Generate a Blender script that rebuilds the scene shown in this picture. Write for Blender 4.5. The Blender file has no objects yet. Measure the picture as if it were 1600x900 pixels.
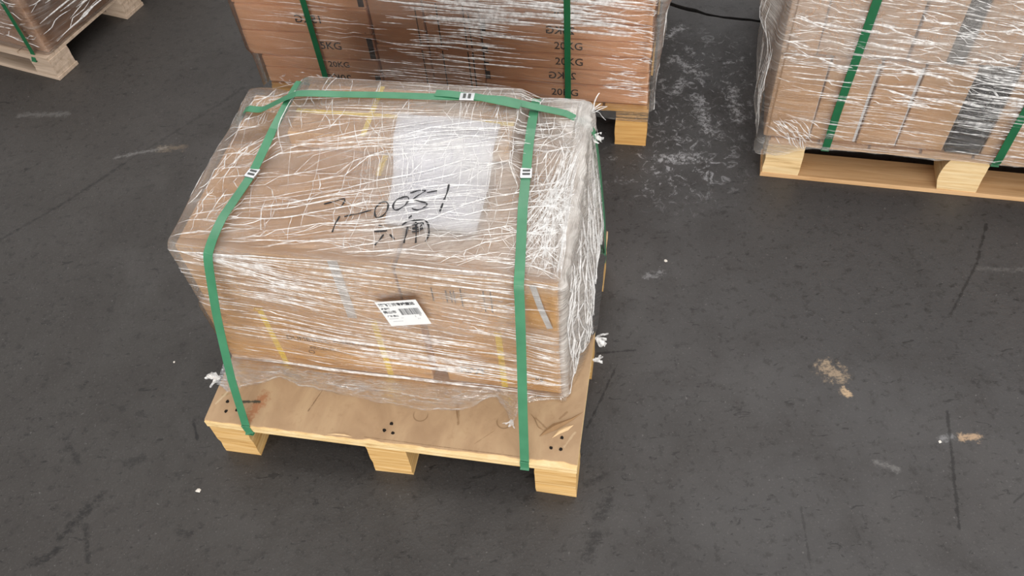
import bpy, bmesh, math, random
import numpy as np
from mathutils import Vector, Matrix
from mathutils.bvhtree import BVHTree

random.seed(7); rng = np.random.default_rng(11)
sc = bpy.context.scene
COL = sc.collection

# ------------------------------------------------------------------ camera
F_PX, PITCH, ROLL, CAM_H = 1306.944, 0.91127, 0.100565, 1.89567
fwd = Vector((0, math.cos(PITCH), -math.sin(PITCH))); rt = Vector((1, 0, 0)); dn = fwd.cross(rt)
c_, s_ = math.cos(ROLL), math.sin(ROLL)
right = rt * c_ + dn * s_; down = rt * -s_ + dn * c_
cam = bpy.data.cameras.new('camera'); cam.sensor_fit = 'HORIZONTAL'; cam.sensor_width = 36
cam.lens = F_PX / 1600 * 36; cam.clip_start = .02; cam.clip_end = 100
camo = bpy.data.objects.new('camera', cam); COL.objects.link(camo)
up = -down; back = -fwd
camo.matrix_world = Matrix(((right.x, up.x, back.x, 0), (right.y, up.y, back.y, 0), (right.z, up.z, back.z, CAM_H), (0, 0, 0, 1)))
sc.camera = camo

# ------------------------------------------------------------------ world, lamps, exposure
w = bpy.data.worlds.new('warehouse_air'); sc.world = w; w.use_nodes = True
bg = w.node_tree.nodes['Background']; bg.inputs[0].default_value = (.95, .96, 1.0, 1); bg.inputs[1].default_value = .40
def area(name, loc, rot, sx, sy, power, col):
    l = bpy.data.lights.new(name, 'AREA'); l.shape = 'RECTANGLE'; l.size = sx; l.size_y = sy; l.energy = power; l.color = col
    o = bpy.data.objects.new(name, l); COL.objects.link(o); o.location = loc; o.rotation_euler = rot
    return o
# roof skylight strips of the hall
area('roof_skylight', (1.5, -1.6, 6.2), (0, 0, 0), 12, 1.0, 250, (1, .96, .91))
area('roof_skylight', (1.5, 2.2, 6.2), (0, 0, 0), 12, 1.0, 190, (1, .96, .91))
area('roof_skylight', (1.5, 6.4, 6.2), (0, 0, 0), 12, 1.4, 380, (1, .97, .94))
# light added behind the camera for the front faces; its loading door is unseen
area('added_front_light', (1.3, -9.0, 2.8), (math.radians(90), 0, 0), 12, 5.0, 1250, (1, .97, .93))
vs = sc.view_settings; vs.view_transform = 'Standard'; vs.look = 'None'; vs.gamma = 1; vs.exposure = -0.08; vs.use_curve_mapping = False
sc.cycles.transparent_max_bounces = 24

# ------------------------------------------------------------------ node helpers
class NT:
    def __init__(s, name):
        s.m = bpy.data.materials.new(name); s.m.use_nodes = True; s.t = s.m.node_tree; s.t.nodes.clear()
        s.out = s.t.nodes.new('ShaderNodeOutputMaterial')
    def set(s, sock, v):
        if isinstance(v, bpy.types.NodeSocket): s.t.links.new(v, sock)
        elif v is not None:
            try: sock.default_value = v
            except Exception: sock.default_value = (*v, 1) if len(v) == 3 else v[:3]
    def n(s, typ, ins=None, **props):
        nd = s.t.nodes.new('ShaderNode' + typ)
        for k, v in props.items(): setattr(nd, k, v)
        for k, v in (ins or {}).items(): s.set(nd.inputs[k], v)
        return nd
    def math(s, op, a, b=0., c=0., clamp=False):
        return s.n('Math', {0: a, 1: b, 2: c}, operation=op, use_clamp=clamp).outputs[0]
    def vm(s, op, a, b=None, scale=None):
        nd = s.n('VectorMath', {0: a}, operation=op)
        if b is not None: s.set(nd.inputs[1], b)
        if scale is not None: s.set(nd.inputs['Scale'], scale)
        return nd.outputs['Value'] if op in ('DOT_PRODUCT', 'LENGTH', 'DISTANCE') else nd.outputs[0]
    def pos(s): return s.n('TexCoord').outputs['Object']
    def mapv(s, v, scale, loc=(0, 0, 0), rot=(0, 0, 0)):
        return s.n('Mapping', {'Vector': v, 'Scale': scale, 'Location': loc, 'Rotation': rot}).outputs[0]
    def noise(s, v, scale, detail=3, rough=.55, dist=0.):
        return s.n('TexNoise', {'Vector': v, 'Scale': scale, 'Detail': detail, 'Roughness': rough, 'Distortion': dist}).outputs['Fac']
    def ramp(s, f, *stops):
        nd = s.n('ValToRGB', {0: f}); el = nd.color_ramp.elements
        while len(el) < len(stops): el.new(.5)
        for e, (p, c) in zip(el, stops): e.position = p; e.color = (*c, 1) if len(c) == 3 else c
        return nd.outputs[0]
    def step(s, f, a, b, lo=0., hi=1.):
        return s.n('MapRange', {0: f, 1: a, 2: b, 3: lo, 4: hi}, interpolation_type='SMOOTHSTEP').outputs[0]
    def mix(s, f, a, b, mode='MIX'):
        nd = s.n('Mix', data_type='RGBA', blend_type=mode)
        s.set(nd.inputs[0], f); s.set(nd.inputs[6], a); s.set(nd.inputs[7], b)
        return nd.outputs[2]
    def bump(s, h, strength=.3, dist=.01, normal=None):
        nd = s.n('Bump', {'Height': h, 'Strength': strength, 'Distance': dist})
        if normal is not None: s.set(nd.inputs['Normal'], normal)
        return nd.outputs[0]
    def pbsdf(s, col, rough=.5, spec=.5, metal=0., normal=None, alpha=None, **kw):
        nd = s.n('BsdfPrincipled', {'Base Color': col, 'Roughness': rough, 'Specular IOR Level': spec, 'Metallic': metal})
        if normal is not None: s.set(nd.inputs['Normal'], normal)
        if alpha is not None: s.set(nd.inputs['Alpha'], alpha)
        for k, v in kw.items(): s.set(nd.inputs[k], v)
        return nd.outputs[0]
    def done(s, sh):
        s.t.links.new(sh, s.out.inputs[0]); return s.m
    def seg(s, p, a, b, wid, wob=None, soft=.5):
        """mask of a worn line from a to b (metres on the surface)"""
        a = Vector((*a, 0)); b = Vector((*b, 0)); ba = b - a
        if ba.length < 1e-4: ba = Vector((1e-3, 0, 0))
        pa = s.vm('SUBTRACT', p, tuple(a))
        h = s.math('MULTIPLY', s.vm('DOT_PRODUCT', pa, tuple(ba)), 1 / ba.length_squared, clamp=True)
        d = s.vm('LENGTH', s.vm('SUBTRACT', pa, s.vm('SCALE', tuple(ba), scale=h)))
        if wob is not None: d = s.math('ADD', d, s.math('MULTIPLY', wob, wid))
        return s.step(d, wid, wid * soft)

# ------------------------------------------------------------------ materials
M = {}
def mat_simple(name, col, rough=.6, spec=.3, metal=0., nscale=40, var=.12, bump=.05):
    k = NT(name); p = k.pos(); f = k.noise(p, nscale, 4)
    a = tuple(x * (1 - var) for x in col); b = tuple(min(1, x * (1 + var)) for x in col)
    return k.done(k.pbsdf(k.ramp(f, (.3, a), (.7, b)), rough, spec, metal, k.bump(f, bump, .002)))

def mat_cardboard(name, base, dark):
    k = NT(name); p = k.pos()
    f1 = k.noise(k.mapv(p, (3, 3, 8)), 2.2, 4); f2 = k.noise(k.mapv(p, (4, 4, 260)), 3, 3); f3 = k.noise(p, 300, 2)
    c = k.mix(k.step(f1, .3, .7), dark, base)
    c = k.mix(k.math('MULTIPLY', k.step(f2, .45, .7), .22), c, tuple(x * .72 for x in base))
    c = k.mix(k.math('MULTIPLY', k.step(f3, .55, .75), .12), c, tuple(x * .5 for x in base))
    return k.done(k.pbsdf(c, .72, .25, 0, k.bump(f1, .12, .01)))
M['card'] = mat_cardboard('cardboard_light', (.72, .425, .155), (.62, .345, .12))
M['card_b'] = mat_cardboard('cardboard_brown', (.74, .42, .235), (.64, .345, .185))
M['card_r'] = mat_cardboard('cardboard_tan', (.62, .39, .21), (.53, .32, .165))
M['card_l'] = mat_cardboard('cardboard_dull', (.50, .30, .185), (.40, .23, .135))
M['flap'] = mat_cardboard('cardboard_flap', (.60, .35, .16), (.50, .28, .12))

def mat_wood(name, a, b, c, scale=(2, 30, 45)):
    k = NT(name); p = k.pos(); q = k.mapv(p, scale)
    f = k.noise(q, 1.6, 5, .6, .5); g = k.noise(k.mapv(p, (scale[0] * 3, scale[1] * 4, scale[2] * 4)), 2, 3)
    l = k.noise(p, 7, 2)
    col = k.ramp(f, (.28, c), (.45, b), (.62, a))
    col = k.mix(k.math('MULTIPLY', k.step(g, .5, .75), .25), col, c)
    col = k.mix(k.math('MULTIPLY', k.step(l, .4, .8), .3), col, b)
    return k.done(k.pbsdf(col, .68, .25, 0, k.bump(f, .25, .004)))
M['block'] = mat_wood('laminated_pine_block', (.78, .53, .245), (.66, .405, .15), (.40, .20, .06), (3, 3, 70))
M['block_b'] = mat_wood('amber_block', (.70, .42, .15), (.62, .34, .11), (.42, .21, .06), (3, 3, 60))
M['block_r'] = mat_wood('pale_block', (.80, .62, .36), (.72, .51, .26), (.42, .26, .11), (3, 3, 65))
M['board'] = mat_wood('pine_board', (.66, .42, .22), (.58, .35, .17), (.42, .23, .10), (2, 40, 20))
M['board_g'] = mat_wood('weathered_board', (.56, .44, .34), (.47, .36, .27), (.34, .25, .17), (2, 40, 30))
M['ply'] = mat_wood('plywood_edge', (.90, .70, .40), (.82, .60, .30), (.60, .39, .17), (8, 8, 30))
M['glue'] = mat_simple('glue_line', (.36, .20, .08), .8)

def mat_deck():
    k = NT('kraft_faced_plywood'); p = k.pos()
    f = k.noise(k.mapv(p, (9, 4, 4)), 1.6, 5, .6, .6); g = k.noise(p, 60, 4); wob = k.math('MULTIPLY_ADD', k.noise(p, 90, 5, .7), 2.4, -1.1)
    c = k.ramp(f, (.3, (.38, .25, .145)), (.5, (.45, .305, .18)), (.7, (.51, .36, .215)))
    c = k.mix(k.math('MULTIPLY', k.step(g, .55, .75), .3), c, (.34, .21, .11))
    p3 = p; p = k.vm('MULTIPLY', p, (1, 1, 0))
    red = k.seg(p, (.105, .02), (.122, .085), .022, wob, .2)
    c = k.mix(k.math('MULTIPLY', red, .75), c, (.36, .135, .055))
    for a, b, wd, cc, st in [((.062, .062), (.118, .069), .0065, (.045, .05, .035), .95), ((.245, .06), (.262, .12), .0022, (.16, .09, .045), .7),
                             ((.02, .075), (.05, .088), .005, (.30, .22, .10), .6), ((.012, .05), (.03, .09), .004, (.62, .5, .33), .6),
                             ((.40, .012), (.78, .012), .0012, (.20, .12, .06), .8), ((.60, .13), (.612, .075), .004, (.25, .15, .075), .7),
                             ((.79, .115), (.822, .088), .0035, (.25, .15, .075), .7), ((.66, .03), (.70, .07), .0015, (.25, .15, .075), .5),
                             ((.845, .12), (.86, .14), .004, (.24, .14, .07), .6), ((.865, .05), (.885, .09), .004, (.6, .46, .3), .5)]:
        c = k.mix(k.math('MULTIPLY', k.seg(p, a, b, wd, wob, .3), st), c, cc)
    for cx, cy, r, w2 in [(.518, .087, .017, .0016), (.718, .095, .017, .0018)]:
        d = k.vm('LENGTH', k.vm('SUBTRACT', p, (cx, cy, 0)))
        m = k.step(k.math('ABSOLUTE', k.math('SUBTRACT', d, r)), w2 * 1.5, w2 * .4)
        lower = k.step(k.math('SUBTRACT', k.n('SeparateXYZ', {0: p}).outputs[1], cy), .012, -.004)
        c = k.mix(k.math('MULTIPLY', k.math('MULTIPLY', m, lower), .65), c, (.2, .12, .06))
    return k.done(k.pbsdf(c, .62, .3, 0, k.bump(f, .2, .006)))
M['deck'] = mat_deck()
M['dark'] = mat_simple('black_nail_hole', (.012, .009, .007), .9)
M['torn'] = mat_simple('torn_kraft', (.30, .18, .09), .8)
M['paleply'] = mat_simple('torn_pale_ply', (.68, .48, .27), .75)

def mat_strap():
    k = NT('green_plastic_strap'); p = k.pos(); f = k.noise(p, 18, 3); g = k.noise(p, 900, 1)
    c = k.ramp(f, (.3, (.046, .20, .10)), (.7, (.064, .25, .13)))
    return k.done(k.pbsdf(c, .33, .5, 0, k.bump(g, .12, .0006)))
M['strap'] = mat_strap()
M['strap_d'] = mat_simple('deep_green_strap', (.012, .115, .045), .35, .5, nscale=25)
M['steel'] = mat_simple('galvanised_seal', (.50, .51, .52), .34, .5, 1.0, 120, .08, .15)
M['groove'] = mat_simple('seal_crimp_dark', (.10, .105, .10), .5, .4, .6)
M['yellow'] = mat_simple('yellow_band', (.90, .66, .05), .42, .45, nscale=60, var=.08)
M['tape'] = mat_simple('bluish_clear_tape', (.62, .64, .66), .3, .5, nscale=30, var=.08)
M['blacktape'] = mat_simple('black_plastic', (.022, .021, .024), .4, .4, nscale=60, var=.4)
M['ink'] = mat_simple('black_ink', (.03, .022, .018), .6)
M['faint'] = mat_simple('faded_ink', (.12, .065, .03), .7)
M['marker'] = mat_simple('black_marker', (.012, .012, .014), .4)
M['paper'] = mat_simple('white_paper', (.80, .80, .86), .6, .3, nscale=14, var=.06)
M['labelpaper'] = mat_simple('label_paper', (.86, .87, .87), .5, .3, nscale=30, var=.02)
M['labelink'] = mat_simple('label_ink', (.07, .07, .075), .6)
M['faintgrey'] = mat_simple('faded_label_print', (.55, .55, .55), .6)
M['chip'] = mat_simple('pale_chip', (.72, .68, .62), .8)
M['grit'] = mat_simple('grit', (.14, .13, .12), .9, nscale=200, var=.6)

def mat_film(name, veil, milky, bump=.6, tint=(.98, .98, .98), patch=1.0, iso=.35, spec=1.0):
    """clear stretch film: mostly see-through, glossy, with milky stretch streaks along the 'flow' attribute"""
    k = NT(name); fl = k.n('Attribute', attribute_name='flow').outputs['Vector']; p = k.pos()
    a = k.noise(k.mapv(fl, (2.6, 85, 1)), 1.0, 5, .62, .15)
    b = k.noise(k.mapv(fl, (6, 210, 1), (3, 1, 0)), 1.0, 3, .6, .1)
    c = k.noise(k.mapv(fl, (26, 30, 1), (7, 5, 0)), 1.0, 4, .6, 1.2)
    big = k.noise(p, 5.5, 3, .6, .4)
    st = k.math('MULTIPLY', k.step(a, .52, .68), k.step(b, .36, .62))
    va = k.n('Attribute', attribute_name='veil').outputs['Fac']
    vfac = k.math('ADD', k.math('MULTIPLY', k.step(big, .35, .65), veil * patch), k.math('MULTIPLY', va, k.step(c, .2, .7, .7, 1.25)))
    vfac = k.math('ADD', vfac, k.math('MULTIPLY', st, milky), clamp=True)
    h = k.math('ADD', k.math('MULTIPLY', a, 1.0), k.math('ADD', k.math('MULTIPLY', b, .45), k.math('MULTIPLY', c, iso)))
    nrm = k.bump(h, bump, .012)
    tr = k.n('BsdfTransparent', {0: tint}).outputs[0]
    df = k.n('BsdfDiffuse', {0: (.88, .86, .825), 'Normal': nrm}).outputs[0]
    tl = k.n('BsdfTranslucent', {0: (.88, .86, .825), 'Normal': nrm}).outputs[0]
    milk = k.n('MixShader', {0: .35, 1: df, 2: tl}).outputs[0]
    body = k.n('MixShader', {0: vfac, 1: tr, 2: milk}).outputs[0]
    gl = k.n('BsdfGlossy', {0: (1, 1, 1), 'Roughness': .12, 'Normal': nrm}).outputs[0]
    fr = k.n('Fresnel', {'IOR': 1.5, 'Normal': nrm}).outputs[0]
    fr = k.math('MULTIPLY', fr, spec, clamp=True)
    return k.done(k.n('MixShader', {0: fr, 1: body, 2: gl}).outputs[0])
M['film'] = mat_film('stretch_film_clear', .06, .36, iso=.3)
M['film_b'] = mat_film('stretch_film_back', .03, .20, .5, iso=.06)
M['film_r'] = mat_film('stretch_film_right', .06, .40, .7, iso=.3)
M['film_loose'] = mat_film('stretch_film_loose', .04, .14, .8, iso=.5)
M['film_dull'] = mat_film('stretch_film_grey', .12, .30, .8, iso=.4)

def mat_fold(name, alpha):
    k = NT(name); p = k.pos(); f = k.noise(p, 70, 3)
    tr = k.n('BsdfTransparent', {0: (1, 1, 1)}).outputs[0]
    b = k.pbsdf((.90, .895, .885), .18, .6)
    al = k.step(f, .25, .75, alpha * .35, min(1, alpha * 1.4))
    return k.done(k.n('MixShader', {0: al, 1: tr, 2: b}).outputs[0])
M['fold'] = mat_fold('film_fold', .62)  # white of the folds also stands in for highlight streaks
M['fold_b'] = mat_fold('film_fold_faint', .5)
M['tail'] = mat_fold('film_tail', .75)

def mat_floor():
    k = NT('worn_grey_concrete'); p = k.pos()
    n1 = k.noise(p, 1.1, 4, .6, .3); n2 = k.noise(p, 5, 5, .62, .5); n3 = k.noise(p, 38, 4, .65); n4 = k.noise(p, 170, 3, .6)
    wob = k.math('MULTIPLY_ADD', k.noise(p, 42, 6, .78), 4.2, -2.0)
    sx = k.n('SeparateXYZ', {0: p}).outputs
    side = k.step(sx[0], -1.0, .9)
    c = k.mix(side, (.048, .044, .0405), (.056, .054, .0545))       # darker browner left side, paler greyer right side
    c = k.mix(k.math('MULTIPLY', k.step(n1, .35, .7), .5), c, (.052, .046, .043))
    c = k.mix(k.math('MULTIPLY', k.step(n2, .42, .72), .35), c, (.034, .030, .028))
    c = k.mix(k.math('MULTIPLY', k.step(n2, .5, .25), .22), c, (.070, .065, .062))
    c = k.mix(k.math('MULTIPLY', k.step(n3, .53, .68), .55), c, (.022, .020, .019))
    c = k.mix(k.math('MULTIPLY', k.step(n4, .56, .72), .5), c, (.10, .095, .092))
    # black scuffed pits
    pit = k.math('MULTIPLY', k.step(k.noise(p, 30, 6, .78), .57, .64), k.step(k.noise(p, 3.1, 3), .44, .60))
    c = k.mix(k.math('MULTIPLY', pit, .6), c, (.016, .015, .015))
    tick = k.step(k.noise(k.mapv(p, (1, 2.6, 1), rot=(0, 0, .5)), 26, 3, .6, 1.0), .645, .69)
    c = k.mix(k.math('MULTIPLY', tick, .65), c, (.014, .013, .013))
    spk = k.step(k.noise(p, 95, 2, .5), .70, .76)
    c = k.mix(k.math('MULTIPLY', spk, .5), c, (.16, .155, .15))
    # fine scratches
    scr = k.noise(k.mapv(p, (3, 90, 1), rot=(0, 0, .9)), 2.2, 2)
    scr2 = k.noise(k.mapv(p, (3, 80, 1), (4, 2, 0), (0, 0, -.5)), 2.2, 2)
    c = k.mix(k.math('MULTIPLY', k.step(scr, .68, .78), .3), c, (.028, .026, .025))
    c = k.mix(k.math('MULTIPLY', k.step(scr2, .69, .78), .25), c, (.09, .085, .08))
    D = (.011, .010, .010); L = (.17, .165, .16); T = (.36, .27, .18); W = (.30, .30, .31)
    marks = [((-1.14, .852), (-1.073, .949), .020, D, .8), ((-1.091, .876), (-1.061, .782), .010, D, .7), ((-1.20, .79), (-1.15, .815), .018, D, .75),
             ((-.867, 1.138), (-.847, 1.08), .006, D, .9), ((-1.02, 1.03), (-.99, 1.045), .022, D, .55), ((-.86, .835), (-.825, .825), .013, D, .7),
             ((-1.20, 1.12), (-1.15, 1.05), .014, D, .6), ((-1.594, 1.866), (-1.413, 2.014), .010, D, .55), ((-1.413, 2.014), (-1.259, 2.167), .009, D, .6),
             ((-1.259, 2.167), (-.949, 2.452), .010, D, .45), ((-.95, 2.45), (-.90, 2.51), .013, D, .6), ((-1.294, 2.200), (-1.13, 2.225), .012, L, .7),
             ((-1.15, 2.225), (-1.07, 2.215), .022, T, .25), ((-1.704, 2.48), (-1.53, 2.461), .020, L, .45),
             ((.79, 1.105), (.815, 1.08), .036, T, .75), ((.812, 1.03), (.822, 1.02), .016, (.50, .36, .22), .9), ((1.05, .875), (1.09, .87), .014, (.42, .29, .18), .9),
             ((1.0, .875), (1.03, .876), .014, W, .5), ((1.045, .946), (.955, .652), .006, D, .75), ((1.392, 1.529), (1.307, 1.392), .007, D, .7),
             ((1.307, 1.392), (1.17, 1.233), .006, D, .7), ((1.303, 1.372), (1.50, 1.34), .014, L, .35), ((.83, .83), (.87, .81), .012, L, .6),
             ((.175, .80), (.15, .76), .026, D, .7), ((.135, .72), (.11, .67), .020, D, .7), ((.18, .87), (.13, .85), .016, D, .6),
             ((.43, 1.47), (.39, 1.46), .016, W, .5), ((.211, 1.22), (.311, 1.218), .005, D, .8), ((.257, 1.178), (.154, 1.002), .005, D, .75),
             ((.62, .74), (.60, .60), .005, D, .45), ((1.2, .76), (1.1, .70), .004, D, .6)]
    grain = k.step(k.noise(k.mapv(p, (1, 2, 1), rot=(0, 0, .5)), 55, 5, .75, .8), .38, .54, .3, 1.0)
    for a, b, wd, cc, st in marks:
        mk = k.math('MULTIPLY', k.seg(p, a, b, wd, wob, .2), st)
        if wd > .008: mk = k.math('MULTIPLY', mk, grain)
        c = k.mix(mk, c, cc)
    # white scraped paint between the rear loads
    zone = k.seg(p, (.56, 1.93), (.76, 2.33), .30, k.math('MULTIPLY', wob, .2), .3)
    sp = k.step(k.noise(k.mapv(p, (1, 1, 1), rot=(0, 0, .6)), 26, 6, .8, 1.2), .535, .63)
    c = k.mix(k.math('MULTIPLY', k.math('MULTIPLY', zone, sp), .75), c, (.34, .34, .355))
    for a, b in [((.655, 2.42), (.73, 2.33)), ((.82, 2.23), (.80, 2.08)), ((.70, 2.2), (.69, 2.03)), ((.63, 2.25), (.66, 2.3)), ((.52, 1.93), (.62, 1.92)), ((.66, 2.56), (.72, 2.60))]:
        c = k.mix(k.math('MULTIPLY', k.math('MULTIPLY', k.seg(p, a, b, .03, wob, .1), k.step(k.noise(p, 60, 5, .8), .44, .56)), .8), c, (.40, .40, .415))
    rgh = k.step(n2, .3, .7, .42, .62)
    hh = k.math('ADD', n3, k.math('MULTIPLY', n4, .5))
    return k.done(k.pbsdf(c, rgh, .35, 0, k.bump(hh, .22, .006)))
M['floor'] = mat_floor()
M['bed'] = mat_simple('dark_joint', (.012, .011, .010), .95)

# ------------------------------------------------------------------ object helpers
def link(o, parent=None):
    COL.objects.link(o)
    if parent is not None: o.parent = parent
    return o
def mesh(name, v, f, mat, parent=None, smooth=False, kind=None):
    me = bpy.data.meshes.new(name); me.from_pydata([tuple(x) for x in v], [], f); me.update()
    if smooth: me.polygons.foreach_set('use_smooth', [True] * len(me.polygons))
    me.materials.append(M[mat]); o = link(bpy.data.objects.new(name, me), parent)
    if kind: o['kind'] = kind
    return o
def tag(o, label, cat, group=None):
    o['label'] = label; o['category'] = cat
    if group: o['group'] = group
    return o
def frame(x, y, yaw): return Matrix.Translation((x, y, 0)) @ Matrix.Rotation(yaw, 4, 'Z')
FF = frame(-.76894, 1.03837, -.24752); FB = frame(.477, 1.995, -.248); FR = frame(.80498, 1.81167, -.28462); FL = frame(-1.605, 2.662, -.47)
def empty(name, mw):
    o = link(bpy.data.objects.new(name, None)); o.empty_display_size = .05; o.matrix_world = mw; return o
def box_bm(x0, x1, y0, y1, z0, z1, bev=0., seg=2, jit=0.):
    bm = bmesh.new()
    bmesh.ops.create_cube(bm, size=1)
    for v in bm.verts:
        v.co = Vector((x0 + (v.co.x + .5) * (x1 - x0), y0 + (v.co.y + .5) * (y1 - y0), z0 + (v.co.z + .5) * (z1 - z0)))
        if jit: v.co += Vector((random.uniform(-jit, jit), random.uniform(-jit, jit), 0))
    if bev: bmesh.ops.bevel(bm, geom=list(bm.edges), offset=bev, segments=seg, affect='EDGES', profile=.5)
    return bm
def bm_obj(name, bm, mat, parent=None, smooth=False):
    me = bpy.data.meshes.new(name); bm.to_mesh(me); bm.free()
    if smooth: me.polygons.foreach_set('use_smooth', [True] * len(me.polygons))
    me.materials.append(M[mat]); return link(bpy.data.objects.new(name, me), parent)
def box(name, x0, x1, y0, y1, z0, z1, mat, parent=None, bev=0., jit=0.):
    return bm_obj(name, box_bm(x0, x1, y0, y1, z0, z1, bev, 2, jit), mat, parent)

def text(name, body, size, mat, parent, mloc, align='CENTER', thick=0.):
    cu = bpy.data.curves.new('t', 'FONT'); cu.body = body; cu.size = size; cu.align_x = align; cu.align_y = 'CENTER'; cu.resolution_u = 3
    cu.offset = thick
    ob = bpy.data.objects.new('t', cu); COL.objects.link(ob); bpy.context.view_layer.update()
    me = bpy.data.meshes.new_from_object(ob.evaluated_get(bpy.context.evaluated_depsgraph_get()))
    bpy.data.objects.remove(ob); bpy.data.curves.remove(cu)
    me.name = name; me.materials.clear(); me.materials.append(M[mat])
    for p in me.polygons: p.material_index = 0
    o = link(bpy.data.objects.new(name, me), parent); o.matrix_local = mloc
    return o
def front_m(x, y, z, rot=0., mirror=False):
    """text plane standing on a face that looks towards -y"""
    m = Matrix.Translation((x, y, z)) @ Matrix.Rotation(math.pi / 2, 4, 'X') @ Matrix.Rotation(rot, 4, 'Z')
    return m @ Matrix.Scale(-1, 4, (1, 0, 0)) if mirror else m

def ribbon(name, pts, wdirs, width, thick, mat, parent=None, sub=8, taut=True):
    """flat band with real thickness along pts; wdirs: width direction(s)"""
    P = [Vector(p) for p in pts]; Wd = [Vector(d) for d in wdirs] if isinstance(wdirs, list) else [Vector(wdirs)] * len(P)
    Q, D = [], []
    for i in range(len(P) - 1):
        for j in range(sub):
            t = j / sub; p0 = P[max(i - 1, 0)]; p1 = P[i]; p2 = P[i + 1]; p3 = P[min(i + 2, len(P) - 1)]
            cr = .5 * ((2 * p1) + (p2 - p0) * t + (2 * p0 - 5 * p1 + 4 * p2 - p3) * t * t + (3 * p1 - p0 - 3 * p2 + p3) * t ** 3)
            ln = p1.lerp(p2, t); Q.append(ln.lerp(cr, .45 if taut else 1)); D.append(Wd[i].lerp(Wd[i + 1], t))
    Q.append(P[-1]); D.append(Wd[-1]); v, f = [], []
    for i, q in enumerate(Q):
        tg = (Q[min(i + 1, len(Q) - 1)] - Q[max(i - 1, 0)]).normalized(); wd = (D[i] - tg * D[i].dot(tg)).normalized(); n = wd.cross(tg)
        a = wd * width / 2; b = n * thick / 2
        v += [q - a - b, q + a - b, q + a + b, q - a + b]
    for i in range(len(Q) - 1):
        for j in range(4): f.append((4 * i + j, 4 * i + (j + 1) % 4, 4 * i + 4 + (j + 1) % 4, 4 * i + 4 + j))
    f += [(3, 2, 1, 0), tuple(4 * (len(Q) - 1) + j for j in range(4))]
    return mesh(name, v, f, mat, parent)

# ------------------------------------------------------------------ noise (numpy)
def _h(ix, iy, seed):
    n = (ix.astype(np.int64) * 374761393 + iy.astype(np.int64) * 668265263 + seed * 974711) & 0xffffffff
    n = ((n ^ (n >> 13)) * 1274126177) & 0xffffffff
    return ((n ^ (n >> 16)) & 0xffff) / 32767.5 - 1
def vn(x, y, seed=0):
    x = np.asarray(x, float); y = np.asarray(y, float)
    ix = np.floor(x); iy = np.floor(y); fx = x - ix; fy = y - iy
    ux = fx * fx * (3 - 2 * fx); uy = fy * fy * (3 - 2 * fy); ix = ix.astype(int); iy = iy.astype(int)
    a = _h(ix, iy, seed); b = _h(ix + 1, iy, seed); c = _h(ix, iy + 1, seed); d = _h(ix + 1, iy + 1, seed)
    return (a + (b - a) * ux) * (1 - uy) + (c + (d - c) * ux) * uy
def ridge(x, y, seed=0, p=3): return (1 - np.abs(vn(x, y, seed))) ** p
def sst(x, a, b):
    t = np.clip((np.asarray(x, float) - a) / (b - a), 0, 1); return t * t * (3 - 2 * t)
def band(x, a, b, s): return sst(x, a - s, a + s) * (1 - sst(x, b - s, b + s))

# ------------------------------------------------------------------ floor
cx = np.linspace(-6, 6, 400)
cy = np.interp(cx, [-6, -2, .3, .70, .806, 1.011, 2, 6], [5.2, 4.0, 2.93, 2.741, 2.668, 2.577, 2.25, 1.2]) + .012 * vn(cx * 9, cx * 0, 3) + .005 * vn(cx * 40, cx * 0, 5)
gap = .026 + .010 * vn(cx * 14, cx * 0, 8)
n = len(cx)
v = [(x, -4, 0) for x in cx] + [(x, y, 0) for x, y in zip(cx, cy)] + [(x, y, -.04) for x, y in zip(cx, cy)]
f = [(i, i + 1, n + i + 1, n + i) for i in range(n - 1)] + [(n + i, n + i + 1, 2 * n + i + 1, 2 * n + i) for i in range(n - 1)]
floor = mesh('floor', v, f, 'floor'); floor['kind'] = 'structure'; floor['label'] = 'dark grey scuffed concrete warehouse floor'
v = [(x, y + g, -.004) for x, y, g in zip(cx, cy, gap)] + [(x, 9, -.004) for x in cx] + [(x, y + g, -.04) for x, y, g in zip(cx, cy, gap)]
f = [(i, i + 1, n + i + 1, n + i) for i in range(n - 1)] + [(2 * n + i, 2 * n + i + 1, i + 1, i) for i in range(n - 1)]
mesh('far_slab', v, f, 'floor', floor)
mesh('joint_bed', [(x, y - .05, -.03) for x, y in zip(cx, cy)] + [(x, y + .08, -.03) for x, y in zip(cx, cy)], [(i, i + 1, n + i + 1, n + i) for i in range(n - 1)], 'bed', floor)

# ------------------------------------------------------------------ pallets
def nail_disc(parent, x, y, z, r=.0045):
    a = [(x + r * math.cos(t) * random.uniform(.75, 1.2), y + r * math.sin(t) * random.uniform(.75, 1.2), z) for t in np.linspace(0, 2 * math.pi, 9)[:-1]]
    b = [(p[0], p[1], z + .0006) for p in a]
    return mesh('nail_hole', a + b, [tuple(range(8, 16))] + [(i, (i + 1) % 8, 8 + (i + 1) % 8, 8 + i) for i in range(8)], 'dark', parent)

def block_obj(parent, x0, x1, y0, y1, z0, z1, mat, wane=0.):
    """sawn block with a rough lower edge and, where wane > 0, a barky rounded side"""
    nz = 7; v, f = [], []; zs = np.linspace(z0, z1, nz)
    for i, z in enumerate(zs):
        b = wane * math.sin(math.pi * i / (nz - 1)); j = lambda: random.uniform(-.0014, .0014)
        v += [(x0 - b + j(), y0 + j(), z), (x1 + j(), y0 + j(), z), (x1 + j(), y1 + j(), z), (x0 - b + j(), y1 + j(), z)]
    for i in range(nz - 1):
        for k in range(4): f.append((4 * i + k, 4 * i + (k + 1) % 4, 4 * i + 4 + (k + 1) % 4, 4 * i + 4 + k))
    f += [(3, 2, 1, 0), tuple(4 * (nz - 1) + k for k in range(4))]
    return mesh('block', v, f, mat, parent)

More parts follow.
